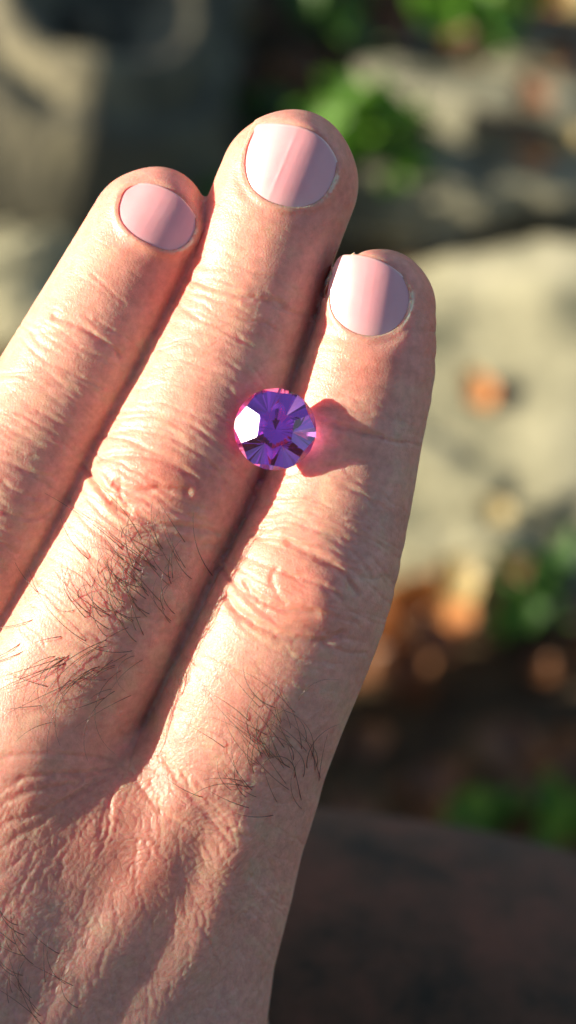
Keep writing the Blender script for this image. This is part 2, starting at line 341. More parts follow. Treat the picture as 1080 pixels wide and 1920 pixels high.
def surf_nets():
    h = .95
    xs = np.arange(-82, 30, h); ys = np.arange(-235, 57, h); zs = np.arange(-58, 6, h)
    nx, ny, nz = len(xs), len(ys), len(zs); F = np.empty((nx, ny, nz), np.float32)
    # coarse pass, then only cells near the surface exactly
    st = 5; xc, yc, zc = xs[::st], ys[::st], zs[::st]
    Xc = np.stack(np.meshgrid(xc, yc, zc, indexing='ij'), -1).reshape(-1, 3); fc = sdf(Xc).reshape(len(xc), len(yc), len(zc))
    F[:] = np.repeat(np.repeat(np.repeat(fc, st, 0), st, 1), st, 2)[:nx, :ny, :nz]
    near = np.abs(F) < h * st * 1.75
    I = np.argwhere(near); pts = np.stack([xs[I[:, 0]], ys[I[:, 1]], zs[I[:, 2]]], -1)
    vals = np.concatenate([sdf(pts[k:k + 200000]) for k in range(0, len(pts), 200000)]); F[I[:, 0], I[:, 1], I[:, 2]] = vals
    F[:, 0, :] = np.maximum(F[:, 0, :], .5)
    S = F < 0; cells = np.zeros((nx - 1, ny - 1, nz - 1), bool)
    cnt = sum(S[a:nx - 1 + a, b:ny - 1 + b, c:nz - 1 + c].astype(np.int8) for a in (0, 1) for b in (0, 1) for c in (0, 1))
    act = (cnt > 0) & (cnt < 8); idx = -np.ones(act.shape, int); ac = np.argwhere(act); idx[act] = np.arange(len(ac))
    acc = np.zeros((len(ac), 3)); nn = np.zeros(len(ac))
    cor = [(a, b, c) for a in (0, 1) for b in (0, 1) for c in (0, 1)]
    for p in cor:
        for ax in range(3):
            if p[ax]: continue
            q = list(p); q[ax] = 1
            fa = F[ac[:, 0] + p[0], ac[:, 1] + p[1], ac[:, 2] + p[2]]; fb = F[ac[:, 0] + q[0], ac[:, 1] + q[1], ac[:, 2] + q[2]]
            m = (fa < 0) != (fb < 0); t = np.where(m, fa / np.where(m, fa - fb, 1), 0)
            v = np.tile(np.array(p, float), (len(ac), 1)); v[:, ax] = t; acc[m] += v[m]; nn[m] += 1
    V = np.array([xs[0], ys[0], zs[0]]) + (ac + acc / nn[:, None]) * h
    Q = []
    for ax, (b, c) in ((0, (1, 2)), (1, (2, 0)), (2, (0, 1))):
        sl0 = [slice(1, -1)] * 3; sl0[ax] = slice(0, -1); s1 = list(sl0); s1[ax] = slice(1, None)
        A = S[tuple(sl0)]; B = S[tuple(s1)]; m = A != B; e = np.argwhere(m) + 1; e[:, ax] -= 1; flip = A[m]
        def cell(db, dc):
            k = e.copy(); k[:, b] -= db; k[:, c] -= dc; return idx[k[:, 0], k[:, 1], k[:, 2]]
        q = np.stack([cell(1, 1), cell(0, 1), cell(0, 0), cell(1, 0)], -1)
        q[~flip] = q[~flip][:, ::-1]; Q.append(q)
    return V, np.concatenate(Q)
V, Q = surf_nets()
def fgrad(X, e=.15):
    f0 = sdf(X); g = np.stack([sdf(X + np.eye(3)[i] * e) - f0 for i in range(3)], -1) / e
    return f0, g
for _ in range(2):
    f0, g = fgrad(V); V = V - g * np.clip(f0, -.5, .5)[:, None] / np.maximum((g * g).sum(1), .3)[:, None]
f0, g = fgrad(V); N = g / np.linalg.norm(g, axis=1, keepdims=True)
def topx(V):
    k = 220 / (220 - V[:, 2]); return V[:, 0] * k * PXMM + 540, 960 - V[:, 1] * k * PXMM
def refine(V, Q, N, n):
    px, py = topx(V); cen = Q
    qn = N[Q].mean(1)[:, 2]; qx = px[Q].mean(1); qy = py[Q].mean(1)
    fine = (qn > -.12) & (qx > -40) & (qx < 860) & (qy > 180) & (qy < 1980) & (V[Q][:, :, 2].mean(1) > -17)
    E = np.stack([Q, np.roll(Q, -1, 1)], -1).reshape(-1, 2); lo = E.min(1); hi = E.max(1); key = lo * (len(V) + 1) + hi
    uk, inv = np.unique(key, return_inverse=True); inv = inv.reshape(-1, 4)
    efine = np.zeros(len(uk), bool); efine[inv[fine].ravel()] = True
    eid = -np.ones(len(uk), int); eid[efine] = np.arange(efine.sum()); a = uk // (len(V) + 1); b = uk % (len(V) + 1)
    a, b = a[efine], b[efine]; t = (np.arange(1, n) / n)[None, :, None]
    EV = (V[a][:, None] * (1 - t) + V[b][:, None] * t).reshape(-1, 3); EN = (N[a][:, None] * (1 - t) + N[b][:, None] * t).reshape(-1, 3)
    base_e = len(V)
    q = Q[fine]; nf = len(q); u = (np.arange(1, n) / n); U, W = np.meshgrid(u, u, indexing='ij'); U = U.ravel()[None, :, None]; W = W.ravel()[None, :, None]
    def bil(A): return (A[q[:, 0]][:, None] * (1 - U) * (1 - W) + A[q[:, 1]][:, None] * U * (1 - W) + A[q[:, 2]][:, None] * U * W + A[q[:, 3]][:, None] * (1 - U) * W).reshape(-1, 3)
    IV, IN = bil(V), bil(N); base_i = base_e + len(EV)
    L = np.zeros((nf, n + 1, n + 1), int)
    L[:, 0, 0], L[:, n, 0], L[:, n, n], L[:, 0, n] = q.T
    L[:, 1:n, 1:n] = base_i + np.arange(nf)[:, None, None] * (n - 1)**2 + (np.arange(n - 1)[:, None] * (n - 1) + np.arange(n - 1)[None, :])[None]
    def edge(k):                                       # fine vertices from corner k to corner k+1
        A = q[:, k]; B = q[:, (k + 1) % 4]; e = eid[inv[fine][:, k]]; r = base_e + e[:, None] * (n - 1) + np.arange(n - 1)[None]
        return np.where((A < B)[:, None], r, r[:, ::-1])
    L[:, 1:n, 0] = edge(0); L[:, n, 1:n] = edge(1); L[:, 1:n, n] = edge(2)[:, ::-1]; L[:, 0, 1:n] = edge(3)[:, ::-1]
    FQ = np.stack([L[:, :-1, :-1], L[:, 1:, :-1], L[:, 1:, 1:], L[:, :-1, 1:]], -1).reshape(-1, 4)
    cq = Q[~fine]; ci = inv[~fine]; has = efine[ci].any(1)
    plain = cq[~has]; polys = []
    for v4, e4 in zip(cq[has], ci[has]):
        p = []
        for k in range(4):
            p.append(v4[k])
            if efine[e4[k]]:
                r = base_e + eid[e4[k]] * (n - 1) + np.arange(n - 1); p.extend(r if v4[k] < v4[(k + 1) % 4] else r[::-1])
        polys.append(p)
    V2 = np.concatenate([V, EV, IV]); N2 = np.concatenate([N, EN, IN]); N2 /= np.maximum(np.linalg.norm(N2, axis=1, keepdims=True), 1e-6)
    return V2, np.concatenate([FQ, plain]), polys, N2
V, Q, POLY, N = refine(V, Q, N, 6)
for it in range(2):
    d = np.concatenate([sdf(V[k:k + 250000]) for k in range(0, len(V), 250000)]); V = V - N * np.clip(d, -.4, .4)[:, None]

# ------------------------------------------------------------------ skin relief and tone drawn over the back of the hand
GX, GY = np.meshgrid(np.arange(-260, 900, 2.), np.arange(160, 2120, 2.))     # photograph pixels, 0.13 mm apart
D = np.zeros(GX.shape); vn = VN(8); vn2 = VN(9); vn3 = VN(10)
def uv_of(pts):
    p = np.array([(a, b) for a, b, z, r in pts], float); rr = np.array([r for *_, r in pts], float)
    best = np.full(GX.shape, 1e9); U = np.zeros(GX.shape); Vv = np.zeros(GX.shape); s0 = 0
    for i in range(len(p) - 1):
        ab = p[i + 1] - p[i]; L = np.hypot(*ab); t = ((GX - p[i, 0]) * ab[0] + (GY - p[i, 1]) * ab[1]) / L**2
        lo = -9 if i == 0 else 0; tc = np.clip(t, lo, 9 if i == len(p) - 2 else 1); dx = GX - p[i, 0] - tc * ab[0]; dy = GY - p[i, 1] - tc * ab[1]; d = np.hypot(dx, dy)
        r = rr[i] + np.clip(tc, 0, 1) * (rr[i + 1] - rr[i]); m = d < best
        best = np.where(m, d, best); U = np.where(m, (-(dx * ab[1]) + dy * ab[0]) / L / r * -1, U); Vv = np.where(m, s0 + tc * L, Vv); s0 += L
    return U, Vv
UVm, UVi, UVr = uv_of(MID), uv_of(IDX), uv_of(RNG)
# each pixel belongs to one finger
own = np.argmin(np.stack([np.abs(UVm[0]), np.abs(UVi[0]), np.abs(UVr[0]) + .12]), 0)
back = sst(1330, 1480, GY + .25 * (GX - 240) + 60 * (vn(GX / 90, GY / 90) - .5))       # 1 on the back of the hand
wob = (vn.fbm(GX / 38, GY / 38, 3) - .5)
def lines(UV, k, n, v0, v1, depth, width, joint=None, bowk=0., seed=1, gate=(.3, 1.), um=1.1, wobk=14, ysk=0):
    global D
    depth *= 1.5; r = random.Random(seed); U, Vv = UV; msk = (own == k) & (np.abs(U) < um) & (back < .97); fade = 1 - back
    ys, xs = np.where(msk); y0, y1, x0, x1 = ys.min(), ys.max() + 1, xs.min(), xs.max() + 1
    u = U[y0:y1, x0:x1]; v = Vv[y0:y1, x0:x1]; m = msk[y0:y1, x0:x1]; fa = fade[y0:y1, x0:x1]; wb = wob[y0:y1, x0:x1]; acc = np.zeros(u.shape)
    for i in range(n):
        vc = v0 + (v1 - v0) * (i + r.uniform(-.4, .4)) / n; bow = (vc - joint) * bowk if joint is not None else r.uniform(-8, 8)
        c = r.uniform(-.7, .7); hw = r.uniform(*gate); dd = depth * r.uniform(.4, 1.2); ww = width * r.uniform(.7, 1.3)
        tilt = r.uniform(-14, 14) + ysk; ph = r.uniform(0, 6)
        q = v - (vc + bow * u * u * -1 + tilt * u + wobk * wb * r.uniform(.6, 1.6) + 2.5 * np.sin(u * r.uniform(5, 11) + ph))
        sel = np.abs(q) < ww * 3
        acc = acc - np.where(sel, dd * np.exp(-(q / ww)**2) * (1 - sst(hw * .6, hw, np.abs(u - c))), 0)
    D[y0:y1, x0:x1] += np.where(m, acc * fa, 0)
def stroke(pts, width, depth, jit=2.5, taper=True, img=None):
    global D
    T = D if img is None else img
    p = np.array(pts, float)
    for _ in range(3): p = np.concatenate([p[:1], np.stack([.75 * p[:-1] + .25 * p[1:], .25 * p[:-1] + .75 * p[1:]], 1).reshape(-1, 2), p[-1:]])
    p = p + (np.stack([vn2(p[:, 0] / 9, p[:, 1] / 9), vn3(p[:, 0] / 9, p[:, 1] / 9)], 1) - .5) * 2 * jit
    w3 = width * 3; x0, y0 = p.min(0) - w3; x1, y1 = p.max(0) + w3
    i0, i1 = int(max((y0 - 160) / 2, 0)), int(min((y1 - 160) / 2, GX.shape[0] - 1)) + 1; j0, j1 = int(max((x0 + 260) / 2, 0)), int(min((x1 + 260) / 2, GX.shape[1] - 1)) + 1
    if i1 <= i0 or j1 <= j0: return
    gx = GX[i0:i1, j0:j1]; gy = GY[i0:i1, j0:j1]; best = np.full(gx.shape, 1e9); tt = np.zeros(gx.shape); n = len(p) - 1
    for i in range(n):
        ab = p[i + 1] - p[i]; L2 = ab @ ab + 1e-9; t = np.clip(((gx - p[i, 0]) * ab[0] + (gy - p[i, 1]) * ab[1]) / L2, 0, 1)
        d = np.hypot(gx - p[i, 0] - t * ab[0], gy - p[i, 1] - t * ab[1]); m = d < best; best = np.where(m, d, best); tt = np.where(m, (i + t) / n, tt)
    a = np.clip(np.sin(np.pi * np.clip(tt, .02, .98)) * 2.2, 0, 1) if taper else 1
    T[i0:i1, j0:j1] += -depth * a * np.exp(-(best / width)**2)
# broad forms: knuckle pads, tendons, valleys (mm, negative depth raises)
def blob(x, y, sx, sy, a, h, img=None):
    c, s = math.cos(R(a)), math.sin(R(a)); dx = GX - x; dy = GY - y; e = ((dx * c + dy * s) / sx)**2 + ((-dx * s + dy * c) / sy)**2
    g = np.exp(-e)
    if img is None:
        global D; D += h * g
    return g
blob(300, 900, 120, 80, 24, .45); blob(580, 1110, 110, 85, 20, .55); blob(600, 1130, 40, 38, 20, .45)
blob(455, 575, 90, 50, 24, .2); blob(665, 800, 80, 45, 18, .2); blob(150, 660, 90, 50, 28, .2); blob(10, 930, 100, 70, 28, .4)
blob(480, 640, 60, 60, 0, -.12)
stroke([(330, 1500), (290, 1640), (215, 1760), (110, 1900), (40, 2040)], 42, -.55, 0, False)
stroke([(460, 1560), (425, 1650), (385, 1760), (330, 1850), (240, 1990)], 34, -.5, 0, False)
stroke([(60, 1420), (40, 1560), (0, 1720), (-60, 1900)], 70, -.5, 0, False)
stroke([(235, 1600), (190, 1680), (120, 1790), (30, 1930)], 44, .4, 0, False)
stroke([(385, 1560), (350, 1680), (290, 1800), (200, 1930)], 30, .3, 0, False)
stroke([(500, 1560), (470, 1700), (440, 1800), (380, 1920)], 30, .5, 0, False)
CR1 = [(612, 520), (597, 585), (575, 640), (548, 712), (530, 770), (508, 850), (480, 925), (446, 1000), (402, 1082), (372, 1150), (335, 1225), (296, 1300), (262, 1372), (240, 1434)]
CR2 = [(398, 350), (384, 395), (350, 495), (315, 575), (270, 650), (228, 725), (185, 805), (140, 880), (95, 975), (45, 1085), (0, 1165), (-60, 1290)]
stroke(CR1, 3.4, .2, 1, False)
# families of fine transverse lines
for UV, k, vd, vp, sd in ((UVm, 0, 240, 600, 1), (UVi, 1, 245, 530, 2), (UVr, 2, 265, 545, 3)):
    lines(UV, k, 60, 90, 1150, .024, 3.0, seed=sd, gate=(.2, .8))
    lines(UV, k, 75, 70, 1100, .016, 2.6, seed=sd + 40, gate=(.15, .5), wobk=24)
    lines(UV, k, 12, vd - 65, vd + 75, .075, 3.8, vd, .35, sd + 10, (.4, .9))
    lines(UV, k, 9, vp - 110, vp - 30, .08, 4.6, vp, .55, sd + 20, (.4, 1.0))
    lines(UV, k, 11, vp + 10, vp + 120, .085, 4.6, vp, .45, sd + 30, (.4, 1.0))
    lines(UV, k, 26, vd + 60, vp - 80, .05, 3.2, vp, .3, sd + 50, (.3, .9))
    lines(UV, k, 26, vp + 90, vp + 420, .045, 3.4, vp, .12, sd + 60, (.3, .9))
for pts, wd, dp in [
    ([(350, 522), (400, 540), (450, 556), (500, 562), (540, 575)], 5, .32), ([(345, 545), (400, 560), (450, 572)], 3.5, .1), ([(400, 590), (470, 600), (520, 615)], 3.5, .08),
    ([(585, 785), (640, 800), (680, 812), (722, 822)], 5.5, .36), ([(600, 760), (650, 770), (700, 776)], 3.5, .1),
    ([(95, 590), (150, 610), (200, 645), (230, 670)], 5, .28), ([(60, 625), (120, 620), (200, 650)], 4, .12), ([(170, 510), (200, 540), (235, 570)], 3, .1), ([(175, 600), (215, 620)], 3, .15),
    ([(150, 870), (180, 905), (210, 945), (250, 962)], 6, .45), ([(180, 865), (230, 850), (300, 860), (355, 885), (375, 915)], 5.5, .28), ([(210, 905), (250, 925), (310, 915), (360, 925)], 6, .4),
    ([(205, 935), (240, 965), (300, 985), (360, 990), (420, 1000)], 6, .45), ([(225, 895), (225, 930), (240, 955)], 4, .2), ([(170, 830), (240, 800), (330, 820), (400, 870), (440, 930)], 4, .14),
    ([(190, 780), (280, 765), (370, 800), (430, 860)], 4, .1), ([(355, 905), (350, 935)], 5, .08), ([(160, 930), (200, 975), (240, 1000), (300, 1005)], 4, .15), ([(120, 930), (170, 990), (220, 1030)], 4, .12),
    ([(455, 1085), (480, 1120), (515, 1140), (560, 1148), (600, 1150)], 6, .4), ([(530, 1012), (575, 1035), (620, 1055), (650, 1085), (672, 1120)], 6, .42), ([(522, 1062), (508, 1088), (520, 1112), (538, 1136)], 5, .16),
    ([(415, 1110), (450, 1155), (510, 1188), (570, 1203), (620, 1202), (650, 1180)], 7, .55), ([(600, 1205), (650, 1225), (690, 1225)], 4.5, .2), ([(530, 1075), (570, 1085), (610, 1100), (640, 1125)], 4.5, .26),
    ([(450, 1015), (520, 985), (600, 990), (670, 1040), (700, 1090)], 5, .16), ([(470, 975), (560, 950), (640, 975), (705, 1040)], 4, .1), ([(440, 1160), (500, 1215), (570, 1240), (640, 1245)], 4.5, .12), ([(640, 1060), (690, 1090), (730, 1080)], 3.5, .1),
    ([(0, 900), (40, 930), (90, 935)], 4, .2), ([(0, 960), (50, 975), (100, 960)], 4, .2), ([(-20, 850), (40, 880), (110, 900)], 4, .15),
    ([(240, 1432), (200, 1445), (150, 1452), (90, 1450), (20, 1462)], 5, .28), ([(240, 1432), (215, 1480), (195, 1520), (185, 1580)], 5, .22), ([(240, 1435), (262, 1475), (300, 1520), (360, 1560)], 5, .2),
    ([(230, 1440), (150, 1490), (80, 1520), (0, 1545)], 5, .22), ([(300, 1410), (345, 1480), (400, 1540), (440, 1590)], 5, .2), ([(0, 1420), (80, 1410), (170, 1420), (235, 1430)], 4.5, .18),
    ([(0, 1510), (60, 1480), (140, 1470)], 5, .2), ([(0, 1590), (80, 1540), (140, 1490), (200, 1450)], 4.5, .16), ([(340, 1440), (370, 1500), (420, 1550), (470, 1570)], 4.5, .16), ([(205, 1500), (205, 1560), (180, 1610)], 4, .16)]:
    stroke(pts, wd * 1.1, dp * .95, 1.8)
# radiating lines on the back of the hand
r_ = random.Random(5)
for k in range(230):
    x = r_.uniform(-60, 520); y = r_.uniform(1440, 1960); a = math.atan2(y - 1380, x - 260) + r_.uniform(-.35, .35); L = r_.uniform(40, 130); b = a + r_.uniform(-.4, .4)
    stroke([(x, y), (x + math.cos(a) * L * .5, y + math.sin(a) * L * .5), (x + math.cos(a) * L * .5 + math.cos(b) * L * .5, y + math.sin(a) * L * .5 + math.sin(b) * L * .5)], r_.uniform(2.6, 3.8), r_.uniform(.03, .09), 4)
def cells(cx, cy, ang, seed, warp=1.0):
    c, s = math.cos(R(ang)), math.sin(R(ang)); wx = (vn2.fbm(GX / 60, GY / 60, 2) - .5) * 60 * warp; wy = (vn3.fbm(GX / 60, GY / 60, 2) - .5) * 60 * warp
    x = ((GX + wx) * c + (GY + wy) * s) / cx; y = (-(GX + wx) * s + (GY + wy) * c) / cy; xi = np.floor(x).astype(int); yi = np.floor(y).astype(int)
    J = np.random.default_rng(seed).random((128, 128, 2)); f1 = np.full(x.shape, 9.); f2 = np.full(x.shape, 9.)
    for a in (-1, 0, 1):
        for b in (-1, 0, 1):
            j = J[(yi + b) & 127, (xi + a) & 127]; d = np.hypot(xi + a + .15 + .7 * j[..., 0] - x, yi + b + .15 + .7 * j[..., 1] - y)
            f2 = np.where(d < f1, f1, np.minimum(f2, d)); f1 = np.minimum(f1, d)
    return np.clip((f2 - f1) / .32, 0, 1)**.6
tex = cells(20, 12.5, -42, 4, .9); tex2 = cells(12, 9, 35, 6, 1.2); tex3 = cells(10, 7, 10, 7, 1)
rs = 1 - .65 * sst(430, 560, GX - .0 * GY)                    # smoother towards the thumb side
pk = blob(180, 1520, 230, 130, 0, 0, D) ; pk2 = blob(400, 1580, 110, 140, 0, 0, D)
D += back * rs * ((tex - .6) * (.06 + .04 * np.maximum(pk, pk2)) + (tex2 - .6) * .05)
kn = sum(blob(x, y, a, b, 22, 0, D) for x, y, a, b in ((300, 920, 150, 110), (570, 1110, 140, 120), (440, 570, 110, 70), (150, 640, 110, 80), (10, 930, 120, 100), (200, 1150, 200, 180), (480, 1330, 180, 160)))
D += (1 - back) * ((tex2 - .6) * .010 + (tex3 - .6) * .008) * (1 + 1.0 * np.clip(kn, 0, 1))
D += (vn.fbm(GX / 55, GY / 55, 3) - .5) * .25 * (.3 + .7 * back)
# tone: (r,g,b) base colour
TN = np.ones(GX.shape + (3,)) * np.array([.80, .405, .305])
def tint(g, col, a):
    global TN
    TN = TN * (1 - a * g[..., None]) + np.array(col) * a * g[..., None]
mott = vn.fbm(GX / 34, GY / 34, 4); mott2 = vn2.fbm(GX / 110, GY / 110, 3)
tint(sst(.5, .75, mott2), (.66, .32, .24), .55); tint(sst(.5, .8, mott), (.72, .36, .27), .45); tint(1 - sst(.25, .5, mott), (.74, .50, .33), .45)
for x, y, a, b in ((290, 880, 110, 50), (320, 905, 80, 40), (550, 1070, 90, 60), (560, 1150, 100, 50), (590, 420, 60, 40), (700, 690, 70, 60), (180, 1560, 160, 90), (270, 1650, 80, 60), (300, 520, 60, 90)):
    tint(blob(x, y, a, b, 15, 0, D), (.72, .25, .18), .55)
for x, y, a, b in ((550, 260, 140, 70), (720, 510, 120, 60), (300, 370, 110, 70), (340, 480, 60, 120), (640, 330, 50, 90), (800, 600, 40, 120)):
    tint(blob(x, y, a, b, 0, 0, D), (.79, .24, .19), .6)  # red of light shining through the fingertips, put into the skin tone
tint(blob(140, 1500, 220, 110, 0, 0, D), (.75, .35, .24), .35)
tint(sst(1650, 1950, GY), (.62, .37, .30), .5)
tint(back * (1 - np.clip(tex * 1.4, 0, 1)), (.55, .24, .18), .35)
# nails
NAILS = {'m': [(487, 233), (480, 240), (462, 270), (456, 310), (465, 345), (487, 370), (520, 386), (562, 392), (603, 378), (625, 345), (634, 313), (624, 286), (603, 259), (570, 240), (525, 233)],
         'i': [(640, 481), (630, 492), (620, 520), (616, 551), (618, 585), (640, 612), (671, 629), (710, 632), (743, 618), (763, 592), (771, 559), (765, 534), (749, 512), (715, 490), (677, 480), (650, 479)],
         'r': [(234, 352), (222, 380), (221, 400), (228, 420), (249, 443), (290, 466), (323, 474), (354, 461), (371, 430), (366, 404), (338, 369), (303, 350), (268, 343)]}
def closed(p, it=3):
    p = np.array(p, float)
    for _ in range(it): q = np.roll(p, -1, 0); p = np.stack([.75 * p + .25 * q, .25 * p + .75 * q], 1).reshape(-1, 2)
    return p
def sd_poly(p, gx, gy):
    d = np.full(gx.shape, 1e9); ins = np.zeros(gx.shape, bool)
    for i in range(len(p)):
        a = p[i]; b = p[(i + 1) % len(p)]; ab = b - a; t = np.clip(((gx - a[0]) * ab[0] + (gy - a[1]) * ab[1]) / (ab @ ab + 1e-9), 0, 1)
        d = np.minimum(d, np.hypot(gx - a[0] - t * ab[0], gy - a[1] - t * ab[1])); c = (a[1] > gy) != (b[1] > gy)
        ins ^= c & (gx < (b[0] - a[0]) * (gy - a[1]) / (b[1] - a[1] + 1e-12) + a[0])
    return np.where(ins, -d, d)
NP = {}; SDI = {}; NZ = {}; NAX = dict(m=(.38, -.92), i=(.16, -.987), r=(.5, -.86)); FRAD = dict(m=8.3, i=7.2, r=7.4)
def height(xy_px):
    def pt(z): k = (220 - z) / 220; return np.stack([(xy_px[:, 0] - 540) / PXMM * k, (960 - xy_px[:, 1]) / PXMM * k, z], -1)
    z = np.full(len(xy_px), 3.)
    for _ in range(60): z = np.maximum(z - np.maximum(sdf(pt(z)), -.5) * .8, -15)
    return pt(z)
def nail_frame(k):
    c = closed(NAILS[k]).mean(0); a = np.array(NAX[k]); a /= np.hypot(*a); q = height(np.array([c, c + a * 45, c - a * 60]))
    NZ[k] = (q[0], a, dict(m=.05, i=.0, r=-.05)[k], q[0, 2])
def nail_z(k, x, y):
    q, a, sl, z0 = NZ[k]; dx = x - q[0]; dy = -(y - q[1]); v = dx * a[0] + dy * a[1]; u = -dx * a[1] + dy * a[0]
    u0 = 3.3; au = np.abs(u); k2 = .55 / (2 * u0); lat = np.where(au < u0, k2 * au * au, k2 * u0 * u0 + .55 * (au - u0))
    return z0 + dict(m=.30, i=.34, r=.2)[k] + sl * v - .010 * v * v - lat * dict(m=1, i=1, r=.85)[k] + dict(m=.11, i=.17, r=.0)[k] * u
for k, (pts, ax) in {k: (NAILS[k], dict(m=(.38, -.92), i=(.12, -.99), r=(.5, -.86))[k]) for k in NAILS}.items():
    p = closed(pts); NP[k] = p; c = p.mean(0); s_ = (slice(int((c[1] - 160 - 170) / 2) if c[1] > 330 else 0, int((c[1] - 160 + 170) / 2)), slice(int((c[0] + 260 - 170) / 2), int((c[0] + 260 + 170) / 2)))
    gx, gy = GX[s_], GY[s_]; sd = sd_poly(p, gx, gy); along = ((gx - c[0]) * ax[0] + (gy - c[1]) * ax[1]) / 80          # +1 towards the tip
    dist = sst(.35, .8, along); fold = (1 - dist)
    prof = np.where(sd < 0, 0, 0)
    SD_ = np.full(GX.shape, 200.); SD_[s_] = sd; SDI[k] = SD_
    w_ = np.exp(-np.clip(sd - 14, 0, 99)**2 / 200.)
    D[s_] = D[s_] * (1 - .85 * w_) + prof
    g = np.zeros(GX.shape); g[s_] = np.exp(-((sd - 1) / 3)**2) * fold; tint(g, (.80, .50, .40), .12)
    g = np.zeros(GX.shape); g[s_] = np.exp(-((sd - 22) / 16)**2) * (sd > 0); tint(g, (.76, .34, .27), .5)
    g = np.zeros(GX.shape); g[s_] = (sd > -2) * np.exp(-((sd - 12) / 18)**2) * dist; tint(g, (.74, .36, .29), .5)
    g = np.zeros(GX.shape); right = sst(.45, .75, ((gx - c[0]) * -ax[1] + (gy - c[1]) * ax[0]) / 85) * sst(-.75, -.2, along) * (1 - sst(.1, .3, along)); g[s_] = np.exp(-((sd - 3) / 5)**2) * right * (vn(gx / 5, gy / 5) > .35); tint(g, (.9, .75, .62), .8); D += .12 * g * vn2(GX / 4, GY / 4)
def samp(A, px, py):
    x = np.clip((px + 260) / 2, 0, A.shape[1] - 1.01); y = np.clip((py - 160) / 2, 0, A.shape[0] - 1.01); i = x.astype(int); j = y.astype(int); fx = x - i; fy = y - j
    if A.ndim == 3: fx = fx[:, None]; fy = fy[:, None]
    return (A[j, i] * (1 - fx) + A[j, i + 1] * fx) * (1 - fy) + (A[j + 1, i] * (1 - fx) + A[j + 1, i + 1] * fx) * fy
px, py = topx(V); ok = sst(-.02, .3, N[:, 2]) * sst(-240, -60, px) * (1 - sst(2000, 2100, py)) * sst(162, 175, py)
V = V + N * (samp(D, px, py) * ok)[:, None]
for k in NAILS:
    nail_frame(k); sdv = samp(SDI[k], px, py); mine = np.abs(samp(own.astype(float), px, py) - 'mir'.index(k)) < .3; m = (sdv < 45) & (N[:, 2] > 0) & mine; q_, a_, *_ = NZ[k]; al_ = ((V[m, 0] - q_[0]) * a_[0] - (V[m, 1] - q_[1]) * a_[1]) / 5.2
    dst = sst(.3, .8, al_); s_m = np.clip(sdv[m], 0, 99); wo = np.exp(-(s_m / 17)**2) * sst(.1, .5, N[m, 2]); tgt = nail_z(k, V[m, 0], V[m, 1]) + (.08 + .20 * np.exp(-((s_m - 8) / 7)**2)) * (1 - dst) - .40 * dst * np.exp(-(s_m / 22)**2)
    V[m, 2] = V[m, 2] * (1 - wo) + tgt * wo; m = (sdv < 6) & (N[:, 2] > 0); wv = 1 - sst(-4.0, -.5, sdv[m]); nzv = nail_z(k, V[m, 0], V[m, 1]); V[m, 2] = V[m, 2] * (1 - wv) + (nzv - .30) * wv
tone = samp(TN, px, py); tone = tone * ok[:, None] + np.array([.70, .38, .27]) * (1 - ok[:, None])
print('hand verts', len(V), 'quads', len(Q))

skin = NT('skin'); at = skin.n('Attribute', attribute_name='tone').outputs['Color']; oc = skin.n('TexCoord').outputs['Object']
fine_n = skin.noise(900, 3, .6, oc)
colm = skin.n('Mix', {0: 1.0, 6: at, 7: skin.ramp(fine_n, [(.3, (.86, .82, .8)), (.7, (1.08, 1.08, 1.08))])}, data_type='RGBA', blend_type='MULTIPLY').outputs[2]
vor = skin.n('TexVoronoi', {'Vector': oc, 'Scale': 2300.0}, feature='DISTANCE_TO_EDGE').outputs['Distance']
vr = skin.n('MapRange', {0: vor, 1: 0.0, 2: .22}).outputs[0]
nz = skin.noise(3800, 4, .7, oc)
hh = skin.n('Math', {0: vr, 1: skin.n('Math', {0: nz, 1: 1.1}, operation='MULTIPLY').outputs[0]}, operation='ADD').outputs[0]
bmp = skin.n('Bump', {'Height': hh, 'Strength': 1.0, 'Distance': .000018}).outputs[0]
skin.set(Base_Color=colm, Subsurface_Weight=1.0, Subsurface_Radius=(1.0, .19, .11), Subsurface_Scale=.0027, Roughness=skin.n('MapRange', {0: skin.noise(500, 4, .7, oc), 1: .3, 2: .7, 3: .32, 4: .5}).outputs[0], Specular_IOR_Level=.5, Normal=bmp)
person = empty('person', MH)
tag(person, 'left hand with fingers together cradling a gem, forearm and dark brown trouser leg', 'person')
hand = mesh_np('body', V * .001, Q, POLY, skin.m, person, colors=tone)

